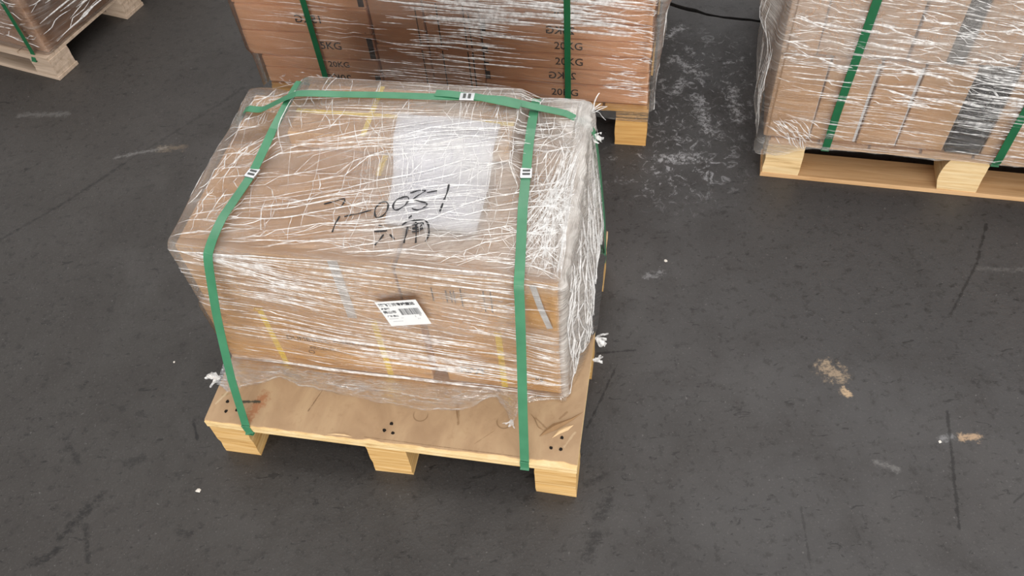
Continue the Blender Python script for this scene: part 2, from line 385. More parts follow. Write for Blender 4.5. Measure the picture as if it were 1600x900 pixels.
# front pallet
W, D, H1, H2, BW = .9, .712, .1327, .1591, .0982
pal = tag(empty('wooden_pallet', FF), 'small plywood pallet with three blocks showing, under the load marked 003-1', 'pallet', 'wooden pallets')
for bx in (0, .399, W - BW):
    for by in (0, .33, D - .09): block_obj(pal, bx + (.002 if bx == 0 else 0), bx + BW - .002, by + .003, by + .09, 0, H1, 'block')
box('ply', 0, W, 0, D, H1, H1 + .0112, 'ply', pal, .0008)
box('glue_line', .0005, W - .0005, .0006, D - .001, H1 + .0112, H1 + .0130, 'glue', pal)
box('ply', 0, W, 0, D, H1 + .0130, H1 + .0238, 'ply', pal, .0008)
# kraft facing sheet, torn back a little from the front edge
xs = np.linspace(0, W, 60); ye = .004 + .005 * sst(xs, .3, .8) + .0018 * vn(xs * 60, xs * 0, 4) + .004 * (vn(xs * 12, xs * 0, 9) > .5)
v = [(x, y, H2 - .0026) for x, y in zip(xs, ye)] + [(x, y, H2) for x, y in zip(xs, ye + .0006)] + [(x, D, H2) for x in xs]
m_ = len(xs); f = [(i, i + 1, m_ + i + 1, m_ + i) for i in range(m_ - 1)] + [(m_ + i, m_ + i + 1, 2 * m_ + i + 1, 2 * m_ + i) for i in range(m_ - 1)]
mesh('deck_facing', v, f, 'deck', pal)
for x, y in [(.045, .033), (.038, .059), (.070, .040), (.442, .035), (.455, .054), (.464, .031), (.836, .043), (.858, .043), (.857, .072)]: nail_disc(pal, x, y, H2 + .0002)
def torn_flap(pts, wid, lift, mat='torn'):
    v, f = [], []; nn = len(pts)
    for i, (x, y) in enumerate(pts):
        t = i / (nn - 1); s = math.sin(math.pi * min(1, max(.02, t))); ww = wid * s * random.uniform(.7, 1.3)
        v += [(x, y, H2 + .0006), (x - ww * .35, y + ww * .6, H2 + .0008 + lift * s), (x - ww * .7, y + ww, H2 + .0007 + lift * .3 * s)]
    for i in range(nn - 1):
        for k in range(2): f.append((3 * i + k, 3 * i + 3 + k, 3 * i + 4 + k, 3 * i + 1 + k))
    mesh('torn_flap', v, f, mat, pal)
torn_flap([(.806, .068), (.822, .078), (.842, .09), (.858, .104), (.876, .12), (.898, .146)], .012, .004)
torn_flap([(.835, .068), (.852, .082), (.868, .092), (.88, .108)], .008, .003, 'paleply')
torn_flap([(.597, .12), (.604, .105), (.607, .085)], .006, .003)
torn_flap([(.31, .006), (.33, .0075), (.355, .0075), (.372, .008)], .005, .002, 'paleply')
torn_flap([(.775, .125), (.79, .108), (.80, .09), (.812, .085)], .006, .003)

def block_pallet(fr, wid, dep, h1, h2, bw, xs_, label, mats, runner=0., cross=False):
    p = tag(empty('wooden_pallet', fr), label, 'pallet', 'wooden pallets')
    for i, bx in enumerate(xs_):
        for by in (0, dep / 2 - .05, dep - .1):
            block_obj(p, bx, bx + bw, by + .002, by + .1, runner, h1, mats[0], .012 if (runner and i == 1) else 0)
    if runner:
        for by in (0, dep / 2 - .05, dep - .1): box('runner', -.002, wid + .002, by, by + .105, 0, runner, mats[1], p, .001)
    # stringers across the blocks, then deck boards front to back
    t = (h2 - h1) / 2
    for by in (0, dep / 2 - .05, dep - .1): box('stringer', 0, wid, by, by + .1, h1, h1 + t, mats[2], p, .001)
    nb = max(5, int(wid / .13)); bwid = wid / nb
    for i in range(nb): box('deck_board', i * bwid + .004, (i + 1) * bwid - .004, 0, dep, h1 + t, h2, mats[2], p, .001)
    return p

# back pallet: x runs from -1.245 to 0
block_pallet(FB @ Matrix.Translation((-1.245, 0, 0)), 1.245, .82, .138, .168, .1, (0, .57, 1.145), 'amber wooden pallet under the tall stack of flat cartons at the back', ('block_b', 'board', 'block_b'))
# right pallet
block_pallet(FR, 1.13, .95, .135, .16, .108, (.002, .512, 1.02), 'pale wooden pallet with bottom boards at the right edge', ('block_r', 'board', 'board'), .016)
# left pallet
pl = FL @ Matrix.Translation((-1.0, 0, 0))
block_pallet(pl, 1.0, .9, .075, .098, .1, (0, .45, .9), 'low weathered wooden pallet in the far left corner', ('board_g', 'board_g', 'board_g'), .014)

# ------------------------------------------------------------------ cartons
def carton(fr, x0, x1, y0, y1, z0, z1, mat, label, group, tape=True, yaw=0., bev=.004):
    cxx, cyy = (x0 + x1) / 2, (y0 + y1) / 2; hx, hy, h = (x1 - x0) / 2, (y1 - y0) / 2, z1 - z0
    bm = box_bm(-hx, hx, -hy, hy, 0, h, bev, 2, .0015)
    o = bm_obj('carton', bm, mat); o.matrix_world = fr @ Matrix.Translation((cxx, cyy, z0)) @ Matrix.Rotation(yaw, 4, 'Z')
    tag(o, label, 'carton', group)
    # closing flaps on top with the centre slit, and sealing tape down to the front
    g = .0015
    for sgn in (-1, 1):
        ya, yb = (g, hy - .004) if sgn > 0 else (-hy + .004, -g)
        box('top_flap', -hx + .004, hx - .004, ya, yb, h, h + .0022, 'flap' if mat == 'card' else mat, o, .0006)
    if tape: box('tape', -hx - .0006, hx + .0006, -.024, .024, h + .0022, h + .0028, 'tape', o)
    return o
def band_on(c, x, hy, h, mat='yellow', w_=.0145, top=True):
    """plastic packing band round a carton, up its front and over its top"""
    pts = [(x, -hy - .0012, .002), (x, -hy - .0012, h * .5), (x, -hy - .0008, h + .001), (x, -hy + .004, h + .0042), (x, hy - .004, h + .0042)]
    return ribbon('packing_band', pts if top else pts[:3], (1, 0, 0), w_, .0008, mat, c, 3)

GF = 'cartons in the load marked 003-1'
YF, YB = .186, .675
c1 = carton(FF, .0, .527, YF, YB, H2 + .001, .395, 'card', 'wide lower carton with two yellow bands, left side of the load marked 003-1', GF)
hy = (YB - YF) / 2
for x in (.148, .42): band_on(c1, x - .2635, hy, .234)
text('print', 'DUMBBELL', .022, 'faint', c1, front_m(.235 - .2635, -hy - .0015, .12))
text('print', 'RUBBER HEX', .016, 'faint', c1, front_m(.345 - .2635, -hy - .0015, .122))
text('print', 'PRODUCT', .016, 'faint', c1, front_m(.27 - .2635, -hy - .0015, .085))
text('print', 'O', .022, 'faint', c1, front_m(.232 - .2635, -hy - .0015, .066))
c2 = carton(FF, .566, .840, YF + .002, YB, H2 + .001, .395, 'card', 'narrow lower carton with one yellow band, right side of the load marked 003-1', GF)
band_on(c2, .704 - .703, hy - .001, .234)
carton(FF, .5285, .5645, YF + .03, YB - .02, H2 + .001, .39, 'card', 'thin brown carton wedged between the two lower front cartons', GF, tape=False)
text('print', 'KGL', .036, 'ink', c2, front_m(.625 - .703, -hy - .0008, .060, mirror=True), thick=.0006)
text('print', 'kg', .022, 'ink', c2, front_m(.79 - .703, -hy - .0008, .056))
c3 = carton(FF, .022, .50, YF - .004, YB, .398, .597, 'card', 'upper left carton behind the clear vertical tape, beside the shipping label', GF, tape=False)
box('tape', .375 - .261 - .011, .375 - .261 + .011, -hy - .0035, -hy - .0025, .0, .2, 'tape', c3)
box('packing_band', .400 - .261, .413 - .261, 0, .065, .2025, .2035, 'yellow', c3)
c4 = carton(FF, .505, .842, YF - .002, YB, .398, .586, 'card', 'upper right carton seen through the tear in the film', GF, tape=False)
for x, z0, z1 in [(.575, .10, .145), (.605, .098, .14), (.615, .10, .14), (.622, .10, .14), (.637, .09, .15), (.685, .08, .15), (.70, .08, .15)]:
    box('print', x - .6735, x - .6735 + .0022, -hy - .0065, -hy - .0055, z0, z1, 'ink', c4)
fl = ribbon('flap', [(.79 - .6735, -hy - .006, .185), (.806 - .6735, -hy - .009, .11), (.822 - .6735, -hy - .0085, .045)], [(1, 0, 0)] * 3, .013, .0015, 'tape', c4, 6)
# raised flat carton at the rear of the top
c5 = carton(FF, .18, .69, .50, .672, .600, .645, 'card', 'flat carton raised at the back of the top, under the cross strap', GF, tape=False)
box('packing_band', -.255, .255, -.02, -.008, .0475, .0485, 'yellow', c5)
box('packing_band', .36 - .435 - .006, .36 - .435 + .006, -.086, .086, .0486, .0495, 'yellow', c5)
c6 = carton(FF, .735, .828, .56, .672, .589, .618, 'card', 'small flat carton at the right rear corner of the top', GF, tape=False)

# sheet of paper lying under the film
v, f = [], []
uu, vv = np.meshgrid(np.linspace(0, 1, 14), np.linspace(0, 1, 24), indexing='ij')
X = .46 - .035 * vv + (.197 + .04 * vv) * uu; Y = .287 + .285 * vv - .006 * uu; Xs = X
def top_h(x, y):
    z = .612 + .050 * sst(y, .42, .50) * band(x, .15, .71, .02) + .030 * sst(y, .46, .54) * band(x, .72, .86, .02) + .010 * band(x, .02, .11, .03) * sst(y, .5, .62)
    z = z - .014 * sst(x, .72, .84) * (1 - sst(y, .22, .40)) + .004 * vn(x * 9, y * 9, 21)
    return z
Z = top_h(Xs, Y) - .0055
nx, ny = X.shape
v = [(Xs[i, j], Y[i, j], Z[i, j]) for i in range(nx) for j in range(ny)]; v += [(a, b, c - .0008) for a, b, c in v]
f = [(i * ny + j, (i + 1) * ny + j, (i + 1) * ny + j + 1, i * ny + j + 1) for i in range(nx - 1) for j in range(ny - 1)]
f += [tuple(q + nx * ny for q in reversed(a)) for a in f]
ps = tag(mesh('paper_sheet', v, f, 'paper', None, True), 'large white paper sheet under the film on top of the load marked 003-1', 'paper'); ps.matrix_world = FF

# back stack
GB = 'flat cartons stacked on the back pallet'
ords = ['lowest', 'second', 'third', 'fourth', 'fifth', 'sixth', 'seventh', 'eighth', 'ninth', 'tenth', 'eleventh']
def oname(i): return 'lowest' if i == 0 else ords[i] + ' from the bottom'
zz = [.169, .231, .277, .371, .464, .557, .65]
tx = [('', 0, 0), ('20KG', 0, -.255), ('15KG', 0, -.245), ('15KG', 1, -.235), ('20KG', 0, -.24), ('20KG', 0, -.24)]
for i in range(6):
    x0 = -1.245 if i < 2 else -1.282 + .004 * (i % 2)
    c = carton(FB, x0, -.852, .004, .80, zz[i] + .0005, zz[i + 1] - .003, 'card_b', f'brown flat carton {oname(i)} in the left column of the back stack', GB, tape=False)
    hyb = .398; hxb = (-.852 - x0) / 2; h = zz[i + 1] - zz[i]
    # x of print in world frame
    px = [-1.0, -.985, -1.005, -1.045, -1.03, -1.03][i]
    text('print', ['20KG', '20KG', '15KG', '15KG', '20KG', '20KG'][i], .038 if h > .06 else .03, 'ink', c, front_m(px - (x0 - .852) / 2, -hyb - .0012, h * .5, mirror=(i in (0, 3))), thick=.0004)
    box('print', hxb - .022, hxb - .004, -hyb - .0006, -hyb + .001, .006, h - .012, 'blacktape', c)
zr = [.169, .232, .291, .342, .398, .452, .507, .562, .617, .672]
for i in range(9):
    x1 = -.003 - .003 * (i % 3); x0 = -.508
    c = carton(FB, x0, x1, .003 * (i % 2), .80, zr[i] + .0005, zr[i + 1] - .003, 'card_b', f'brown flat carton {oname(i)} in the right column of the back stack', GB, tape=False)
    h = zr[i + 1] - zr[i]; hyb = (.80 - .003 * (i % 2)) / 2; px = [-.26, -.268, -.246, -.248, -.272, -.255, -.25, -.26, -.26][i]
    text('print', '20KG', .036, 'ink', c, front_m(px - (x0 + x1) / 2, -hyb - .0012, h * .5, mirror=(i in (1, 4, 6))), thick=.0004)
    if i in (1, 2, 3, 4): box('edge_tape', -(x1 - x0) / 2 - .0005, -(x1 - x0) / 2 + .015, -hyb - .0007, -hyb + .001, .003, h - .004, 'blacktape', c)
for j, (xa, xb) in enumerate([(-.848, -.683), (-.679, -.512)]):
    for i in range(3):
        za, zb = [.169, .335, .50, .66][i:i + 2]
        c = carton(FB, xa, xb, .012, .80, za + .0005, zb - .003, 'card_b', f'{["lowest", "middle", "topmost"][i]} upright carton in the {["left", "right"][j]} narrow column of the back stack', GB, tape=False)
        for x in ([-.045, .035, .05] if j else [.06]): box('print', x, x + .0035, -.3948, -.393, .004, zb - za - .012, 'faint' if not j else 'ink', c)

# right load
GR = 'cartons on the right-hand pallet'
ed = [-.022, .112, .243, .352, .482, .58, .71, .84, .97, 1.1]
kinds = ['first', 'second', 'third', 'fourth', 'fifth', 'sixth', 'seventh', 'eighth', 'ninth']
for i in range(9):
    c = carton(FR, ed[i] + .002, ed[i + 1] - .002, .004 + .004 * (i % 2), .92, .1605, .450, 'blacktape' if i == 4 else 'card_r',
               'black wrapped box standing in the bottom row of the right-hand load' if i == 4 else f'upright tan carton, {kinds[i]} from the left in the bottom row of the right-hand load', GR, tape=False)
    if i != 4: box('tape', (ed[i + 1] - ed[i]) / 2 - .010, (ed[i + 1] - ed[i]) / 2 - .003, -.4575 + .002 * (i % 2), -.4565 + .002 * (i % 2), .004, .28, 'tape', c)
eu = [-.026, .07, .19, .30, .395, .44, .57, .70, .83, .96, 1.1]
for i in range(10):
    carton(FR, eu[i] + .002, eu[i + 1] - .002, .005 + .004 * (i % 3), .92, .455, .70, 'blacktape' if i == 4 else 'card_r',
           'narrow black wrapped box in the upper row of the right-hand load' if i == 4 else f'upright tan carton, {ords[i] if i else "first"} from the left in the upper row of the right-hand load', GR, tape=False)
# left load
GL = 'cartons on the low left pallet'
carton(pl, .55, .985, .03, .45, .0985, .36, 'card_l', 'brown wrapped carton at the near right corner of the left pallet', GL)
carton(pl, .55, .98, .455, .88, .0985, .36, 'card_l', 'brown wrapped carton at the far right corner of the left pallet', GL)
carton(pl, .08, .545, .03, .88, .0985, .36, 'card_l', 'long brown wrapped carton on the left half of the left pallet', GL)
carton(pl, .55, .98, .035, .45, .363, .62, 'card_l', 'upper wrapped carton above the near right corner of the left pallet', GL)
carton(pl, .56, .98, .455, .88, .363, .62, 'card_l', 'upper wrapped carton above the far right corner of the left pallet', GL)

# ------------------------------------------------------------------ stretch film shells
def shell(name, fr, x0, x1, y0, y1, z0, top, bulge, mat, label, ns=620, nz=96, nt=70, rc=.022, re=.020, amp=1., seed=0, net=1., veil=None, zlow=None):
    # rounded-rectangle perimeter
    pts, nrm = [], []; per = 2 * ((x1 - x0) + (y1 - y0)) - 8 * rc + 2 * math.pi * rc
    segs = [((x0 + rc, y0), (x1 - rc, y0), None), ((x1 - rc, y0 + rc), -90, None), ((x1, y0 + rc), (x1, y1 - rc), None), ((x1 - rc, y1 - rc), 0, None),
            ((x1 - rc, y1), (x0 + rc, y1), None), ((x0 + rc, y1 - rc), 90, None), ((x0, y1 - rc), (x0, y0 + rc), None), ((x0 + rc, y0 + rc), 180, None)]
    nm = [(0, -1), None, (1, 0), None, (0, 1), None, (-1, 0), None]
    for k, (a, b, _) in enumerate(segs):
        if nm[k] is not None:
            L = math.hypot(b[0] - a[0], b[1] - a[1]); c = max(2, int(ns * L / per))
            for t in np.arange(c) / c: pts.append((a[0] + (b[0] - a[0]) * t, a[1] + (b[1] - a[1]) * t)); nrm.append(nm[k])
        else:
            c = 9
            for t in np.arange(c) / c:
                th = math.radians(b + 90 * t); pts.append((a[0] + rc * math.cos(th), a[1] + rc * math.sin(th))); nrm.append((math.cos(th), math.sin(th)))
    P = np.array(pts); N = np.array(nrm); S = len(P); s = np.concatenate([[0], np.cumsum(np.hypot(*(np.roll(P, -1, 0) - P).T))])[:S]
    rows, flow = [], []
    cen = np.array([(x0 + x1) / 2, (y0 + y1) / 2]); inner = P - N * re
    ht = top(inner[:, 0], inner[:, 1]); zl = np.full(S, z0) if zlow is None else zlow(P[:, 0], P[:, 1])
    seam = sst(s, 0, .05) * (1 - sst(s, per - .05, per))
    for k in range(nz):
        t = k / nz; z = zl + (ht - re - zl) * t
        wr = .0028 * ridge(s * 1.8 + 3, z * 60 + s * 4 + 2 * vn(s * 2, z * 3, seed + 2), seed + 1) + net * .0014 * ridge(s * 6, z * 105 - s * 7, seed + 4) + .003 * vn(s * 6, z * 8, seed + 5)
        d = bulge(P[:, 0], P[:, 1], z, N) + amp * wr * (.3 + .7 * seam)
        rows.append(np.column_stack([P + N * d[:, None], z])); flow.append(np.column_stack([s, z + .12 * s + .02 * vn(s * 5, z * 3, seed + 8), np.zeros(S)]))
    dlast = d
    for k in range(1, 7):
        a = k / 6 * math.pi / 2; off = dlast * math.cos(a)
        rows.append(np.column_stack([inner + N * (re * math.cos(a) + off)[:, None], ht - re + re * math.sin(a)])); flow.append(np.column_stack([s, ht + .12 * s + .01 * k, np.zeros(S)]))
    for k in range(1, nt + 1):
        q = 1 - (k / nt) * .985; xy = cen + (inner - cen) * q; x, y = xy.T
        fade = sst(k, 0, 5)
        wr = .0026 * ridge(x * 4, (y - .28 * x) * 52 + 2 * vn(x * 4, y * 4, seed + 31), seed + 32) + .0026 * ridge(x * 44 + 2.5 * vn(x * 7, y * 9, seed + 33), y * 6, seed + 34) * sst(vn(x * 4, y * 4, seed + 35), -.2, .4) + .0014 * ridge(x * 30, y * 26, seed + 36)
        z = top(x, y) + amp * wr * fade
        rows.append(np.column_stack([xy, z]))
        w_ = sst(vn(x * 3.1, y * 3.1, seed + 37), -.15, .15)
        flow.append(np.column_stack([x * (1 - w_) + y * w_, (y - .28 * x) * (1 - w_) + (x + .05 * vn(x * 8, y * 8, seed + 38)) * w_, np.zeros(S)]))
    V = np.concatenate(rows); FLW = np.concatenate(flow); R_ = len(rows)
    f = [(r * S + i, r * S + (i + 1) % S, (r + 1) * S + (i + 1) % S, (r + 1) * S + i) for r in range(R_ - 1) for i in range(S)]
    f.append(tuple((R_ - 1) * S + i for i in range(S)))
    me = bpy.data.meshes.new(name); me.from_pydata(V.tolist(), [], f); me.update()
    me.polygons.foreach_set('use_smooth', [True] * len(me.polygons)); me.materials.append(M[mat])
    at = me.attributes.new('flow', 'FLOAT_VECTOR', 'POINT'); at.data.foreach_set('vector', FLW.astype(np.float32).ravel())
    if veil is not None:
        at = me.attributes.new('veil', 'FLOAT', 'POINT'); at.data.foreach_set('value', np.clip(veil(*V.T), 0, 1).astype(np.float32))
    o = link(bpy.data.objects.new(name, me)); o.matrix_world = fr; tag(o, label, 'film', 'stretch film wraps')
    return o, BVHTree.FromPolygons(V.tolist(), f)

def add_flow(o, scale=1.):
    me = o.data; at = me.attributes.new('flow', 'FLOAT_VECTOR', 'POINT')
    for i, vtx in enumerate(me.vertices): at.data[i].vector = (vtx.co.x * scale, (vtx.co.y + vtx.co.z) * scale, 0)

def strands(name, bvh, lines, parent, mat='fold', off=.0012):
    """pinched film folds: little tent-shaped ridges that follow the wrap"""
    v, f = [], []
    for pts, wid, hgt in lines:
        Q = []
        for p in pts:
            loc, nr, _, _ = bvh.find_nearest(Vector(p))
            if loc is None: continue
            o = Vector(p) - loc
            if nr.dot(o) < 0 and o.length > 1e-6 and False: nr = -nr
            Q.append((loc, nr))
        if len(Q) < 2: continue
        b0 = len(v); n_ = len(Q)
        for i, (q, nr) in enumerate(Q):
            tg = Q[min(i + 1, n_ - 1)][0] - Q[max(i - 1, 0)][0]
            sd = nr.cross(tg)
            if sd.length < 1e-7: sd = Vector((0, 0, 1))
            sd.normalize(); t = i / (n_ - 1); k = (math.sin(math.pi * min(max(t, .03), .97)) ** .6) * random.uniform(.75, 1.15)
            a = sd * wid * k * .5
            v += [q + nr * off - a, q + nr * (off + hgt * k), q + nr * off + a]
        for i in range(n_ - 1):
            for j in range(2): f.append((b0 + 3 * i + j, b0 + 3 * i + j + 1, b0 + 3 * i + 4 + j, b0 + 3 * i + 3 + j))
    return mesh(name, v, f, mat, parent, False, 'stuff')

U = random.uniform
def line(fn, a, b, n_, wob=0.):
    out = []; ph = U(0, 6); fr_ = U(.4, 1.3); wob = wob * .5
    for i in range(n_):
        t = i / (n_ - 1); p = [a[k] + (b[k] - a[k]) * t for k in range(2)]; p[1] += wob * math.sin(fr_ * t * 6 + ph); out.append(fn(*p))
    return out

# ---- front load film
def bulge_f(x, y, z, N):
    r = np.clip(N[:, 0], 0, 1)
    b = r * (.004 + .026 * sst(y, .20, .36) * (1 - sst(z, .25, .62)) + .005 * vn(y * 9, z * 5, 51) + .007 * ridge(y * 36 + 1.5 * vn(y * 6, z * 8, 55), z * 5, 52, 2) + .003 * ridge(y * 60, z * 14, 56, 2))
    b = b + np.clip(-N[:, 0], 0, 1) * (-.002 + .002 * vn(y * 8, z * 6, 53) + .022 * sst(z, .30, .16) * 0 - .022 * sst(z, .38, .42))
    b = b + np.clip(-N[:, 1], 0, 1) * (.002 + .003 * vn(x * 6, z * 8, 54))
    return b
def veil_f(x, y, z):
    # film whiteness by place, denser wraps whiter; right side whitened for missing light
    front = (1 - sst(y, .17, .20)) * (.02 + .07 * sst(z, .24, .28) + .13 * sst(z, .36 - .05 * sst(x, .1, .5), .43)) * (1 - .95 * band(x, .775, .842, .006) * band(z, .445, .565, .008))
    topv = sst(z, .585, .605) * sst(y, .17, .2) * (.12 + .18 * sst(x, .3, .5) + .36 * sst(x, .75, .85))
    rightv = sst(x, .836, .852) * (.80 - .35 * (1 - sst(z, .22, .40)))
    leftv = (1 - sst(x, .0, .03)) * .25 * sst(z, .38, .5)
    return np.maximum.reduce([front, topv, rightv, leftv]) * (1 + .35 * vn(x * 14 + z * 6, y * 14 - z * 9, 58))
film, bv = shell('stretch_film', FF, -.006, .848, .172, .688, .172, top_h, bulge_f, 'film', 'crumpled clear stretch film wrapped round the front load marked 003-1', seed=3, veil=veil_f)
L = []
yf = .16
fz = lambda x, z: (x, yf, z)
for _ in range(330):                                   # front face
    z = U(.20, .61)
    if z < .30 and random.random() < .55: continue
    x = U(-.02, .80); ln = U(.03, .24)
    if .77 < x + ln and .44 < z < .575 and random.random() < .9: ln = max(.02, .765 - x)
    if x > .76 and .43 < z < .58: continue
    if x < .14 and z < .42 and random.random() < .5: continue
    if .44 < x < .58 and .40 < z < .54: z += .14 if z > .47 else -.1
    sl = (-.10 if z < .5 else -.03) + U(-.06, .06)
    L.append((line(fz, (x, z), (min(.86, x + ln), z + sl * ln), 6, .002), U(.0010, .0036), U(.0006, .002)))
for _ in range(60):                                    # tight band of ropes along the lower edge of the second wrap
    x = U(.1, .8); z = .37 - .10 * sst(np.array(x), .05, .45) + U(-.03, .03); ln = U(.08, .3)
    L.append((line(fz, (x, float(z)), (min(.86, x + ln), float(z) - .06 * ln), 6, .002), U(.0012, .004), U(.0006, .002)))
for _ in range(26):                                    # fan from the upper left corner
    a = U(-.75, .1); ln = U(.12, .5); L.append((line(fz, (.03 + U(0, .06), .60), (.03 + ln, .60 + a * ln * .6), 8, .002), U(.001, .0028), U(.0006, .0016)))
for z in (.176, .18, .186): L.append((line(fz, (0.02, z + .01), (.86, z), 16, .002), .003, .002))
tz = lambda x, y: (x, y, .66)
for _ in range(210):                                   # top, side to side
    y = .18 + .50 * random.random() ** 1.5; x = U(.0, .75); ln = U(.05, .30); sl = U(.05, .38) * (1 if y < .5 else .3)
    L.append((line(tz, (x, y), (min(.84, x + ln), y + sl * ln), 7, .002), U(.0009, .003), U(.0006, .0018)))
for _ in range(250):                                   # top, front to back, wandering
    x = random.choice([U(.36, .84), U(.36, .84), U(.03, .84)]); y = U(.19, .62); ln = U(.03, .13); dx = U(-.03, .05)
    L.append((line(lambda a, b: (b, a, .67), (y, x), (min(.69, y + ln), x - dx), 7, U(.001, .004)), U(.0009, .0026), U(.0006, .0018)))
for _ in range(18):                                    # long taut pulls across
    y = U(.2, .5); L.append((line(tz, (U(.1, .3), y), (U(.6, .83), y + U(.04, .2)), 16, .001), U(.0014, .003), .0016))
rx = lambda y, z: (.93, y, z)
for _ in range(240):                                   # crumpled right side
    y = U(.19, .68); z = U(.2, .6); ln = U(.04, .2)
    L.append((line(rx, (y, z), (y + U(-.05, .05), max(.18, z - ln)), 7, .008), U(.0015, .005), U(.001, .003)))
for _ in range(170):                                   # bright crease fan at the right front corner
    L.append((line(tz, (U(.74, .86), U(.18, .45)), (U(.80, .87), U(.18, .55)), 5, .004), U(.001, .0035), U(.0008, .002)))
for _ in range(70):                                    # left side
    y = U(.19, .66); z = U(.3, .61); ln = U(.04, .15)
    L.append((line(lambda a, b: (-.06, a, b), (y, z), (y + ln, z + U(-.08, .06)), 6, .003), U(.0012, .003), U(.0008, .002)))
for _ in range(40):                                    # left edge of the top
    x = U(.0, .12); y = U(.2, .62); L.append((line(tz, (x, y), (x + U(-.01, .06), y + U(.03, .1)), 6, .003), U(.001, .003), U(.0008, .002)))
strands('fold', bv, L, film)

# loose skirt on the deck (front), flare on the right
def sheet(name, A, B, rows, parent, mat, zfun):
    """strip between edge polylines A and B, rows deep"""
    v, f = [], []; n_ = len(A)
    for r in range(rows + 1):
        t = r / rows
        for i in range(n_):
            p = Vector(A[i]).lerp(Vector(B[i]), t); p.z += zfun(i / (n_ - 1), t, p); v.append(p)
    for r in range(rows):
        for i in range(n_ - 1): f.append((r * n_ + i, r * n_ + i + 1, (r + 1) * n_ + i + 1, (r + 1) * n_ + i))
    o = mesh(name, v, f, mat, parent, True); add_flow(o); return o
xs = np.linspace(-.005, .855, 160)
yo = np.interp(xs, [-.01, .03, .07, .15, .222, .30, .353, .434, .52, .60, .641, .665, .69, .72, .737, .755, .80, .855], [.10, .085, .10, .135, .122, .115, .112, .10, .098, .103, .125, .145, .158, .12, .085, .15, .163, .165]) + .004 * vn(xs * 30, xs * 0, 61) + .002 * vn(xs * 90, xs * 0, 62)
A = [(x, .17, .176) for x in xs]; B = [(x, y, H2 + .003) for x, y in zip(xs, yo)]
sk = sheet('skirt', A, B, 14, film, 'film_loose', lambda s, t, p: float(.010 * math.sin(math.pi * t) * (.35 + .5 * vn(s * 14, t * 3, 63)) + .003 * ridge(s * 9 + t, t * 7, 64)))
ys = np.linspace(.175, .69, 90)
xo = np.interp(ys, [.17, .22, .30, .37, .45, .55, .69], [.858, .872, .890, .903, .905, .903, .90]) + .003 * vn(ys * 40, ys * 0, 65)
A = [(.866 + .018 * float(sst(y, .22, .40)), y, .20 + .06 * float(sst(y, .2, .4))) for y in ys]; B = [(x, y + .012, H2 + .003) for x, y in zip(xo, ys)]
fl_ = sheet('skirt', A, B, 10, film, 'film_loose', lambda s, t, p: float(.004 * vn(s * 30, t * 3, 66) * math.sin(math.pi * t)))
bsk = BVHTree.FromPolygons([tuple(x.co) for x in sk.data.vertices], [tuple(p.vertices) for p in sk.data.polygons])
bfl = BVHTree.FromPolygons([tuple(x.co) for x in fl_.data.vertices], [tuple(p.vertices) for p in fl_.data.polygons])
L = []
for a, b, o_ in [(0, 40, .004), (30, 62, .002), (38, 78, .02), (80, 118, .003), (118, 134, .002), (134, 159, .002), (60, 110, .03)]:
    L.append(([(xs[i], yo[i] + o_, .166) for i in range(a, b)], U(.0025, .0045), .003))
for _ in range(40):
    i = random.randint(0, 140); j = min(159, i + random.randint(6, 24)); t0, t1 = U(0, 1), U(0, 1)
    L.append(([(xs[k], .17 + (yo[k] - .17) * (t0 + (t1 - t0) * (k - i) / (j - i)), .17) for k in range(i, j, 2)], U(.001, .002), .001))
strands('fold', bsk, L, film, 'fold_b')
L = []
for _ in range(26):
    y = U(.18, .5); L.append(([(.85 + .055 * t, y + U(.0, .02) * t + .12 * t, .24 - .08 * t) for t in np.linspace(0, 1, 7)], U(.0015, .004), .002))
for _ in range(8): L.append(([(.853 + .05 * t, .172 + .2 * t + U(0, .004), .166) for t in np.linspace(0, 1, 12)], U(.0018, .003), .002))
for _ in range(30):
    y = U(.25, .65); L.append(([(U(.87, .9), y + .03 * t, .2) for t in np.linspace(0, 1, 4)], U(.0015, .003), .002))
strands('fold', bfl, L, film, 'fold')
def tail(parent, p, d, ln, wid, n_=26):
    """knotted tail of torn film"""
    p = Vector(p); d = Vector(d).normalized(); v, f = [], []; b = 0
    for k in range(5):
        q = p.copy(); dd = (d + Vector((U(-.5, .5), U(-.5, .5), U(-.3, .5)))).normalized(); sd = dd.cross(Vector((U(-1, 1), U(-1, 1), 1))).normalized(); b = len(v)
        for i in range(9):
            t = i / 8; wv = sd * wid * (.3 + .7 * math.sin(math.pi * (.1 + .8 * t))) * U(.5, 1.1)
            v += [q - wv, q + dd.cross(sd) * wid * U(.1, .7), q + wv]
            dd = (dd + Vector((U(-.5, .5), U(-.5, .5), U(-.45, .4)))).normalized(); q = q + dd * ln / 8 * U(.6, 1.2)
        for i in range(8):
            for j in range(2): f.append((b + 3 * i + j, b + 3 * i + 1 + j, b + 3 * i + 4 + j, b + 3 * i + 3 + j))
    return mesh('tail', v, f, 'tail', parent)
for p, d, ln, wd in [((.905, .345, .178), (1, -.2, -.3), .035, .006), ((.905, .285, .172), (1, -.1, -.4), .03, .005), ((.862, .60, .60), (1, 0, .1), .03, .007),
                     ((.853, .655, .625), (.5, .6, .2), .05, .0025), ((.0, .115, .172), (-1, -.3, 0), .04, .008), ((.735, .10, .165), (-.1, -1, 0), .03, .004)]:
    tail(film, p, d, ln, wd)

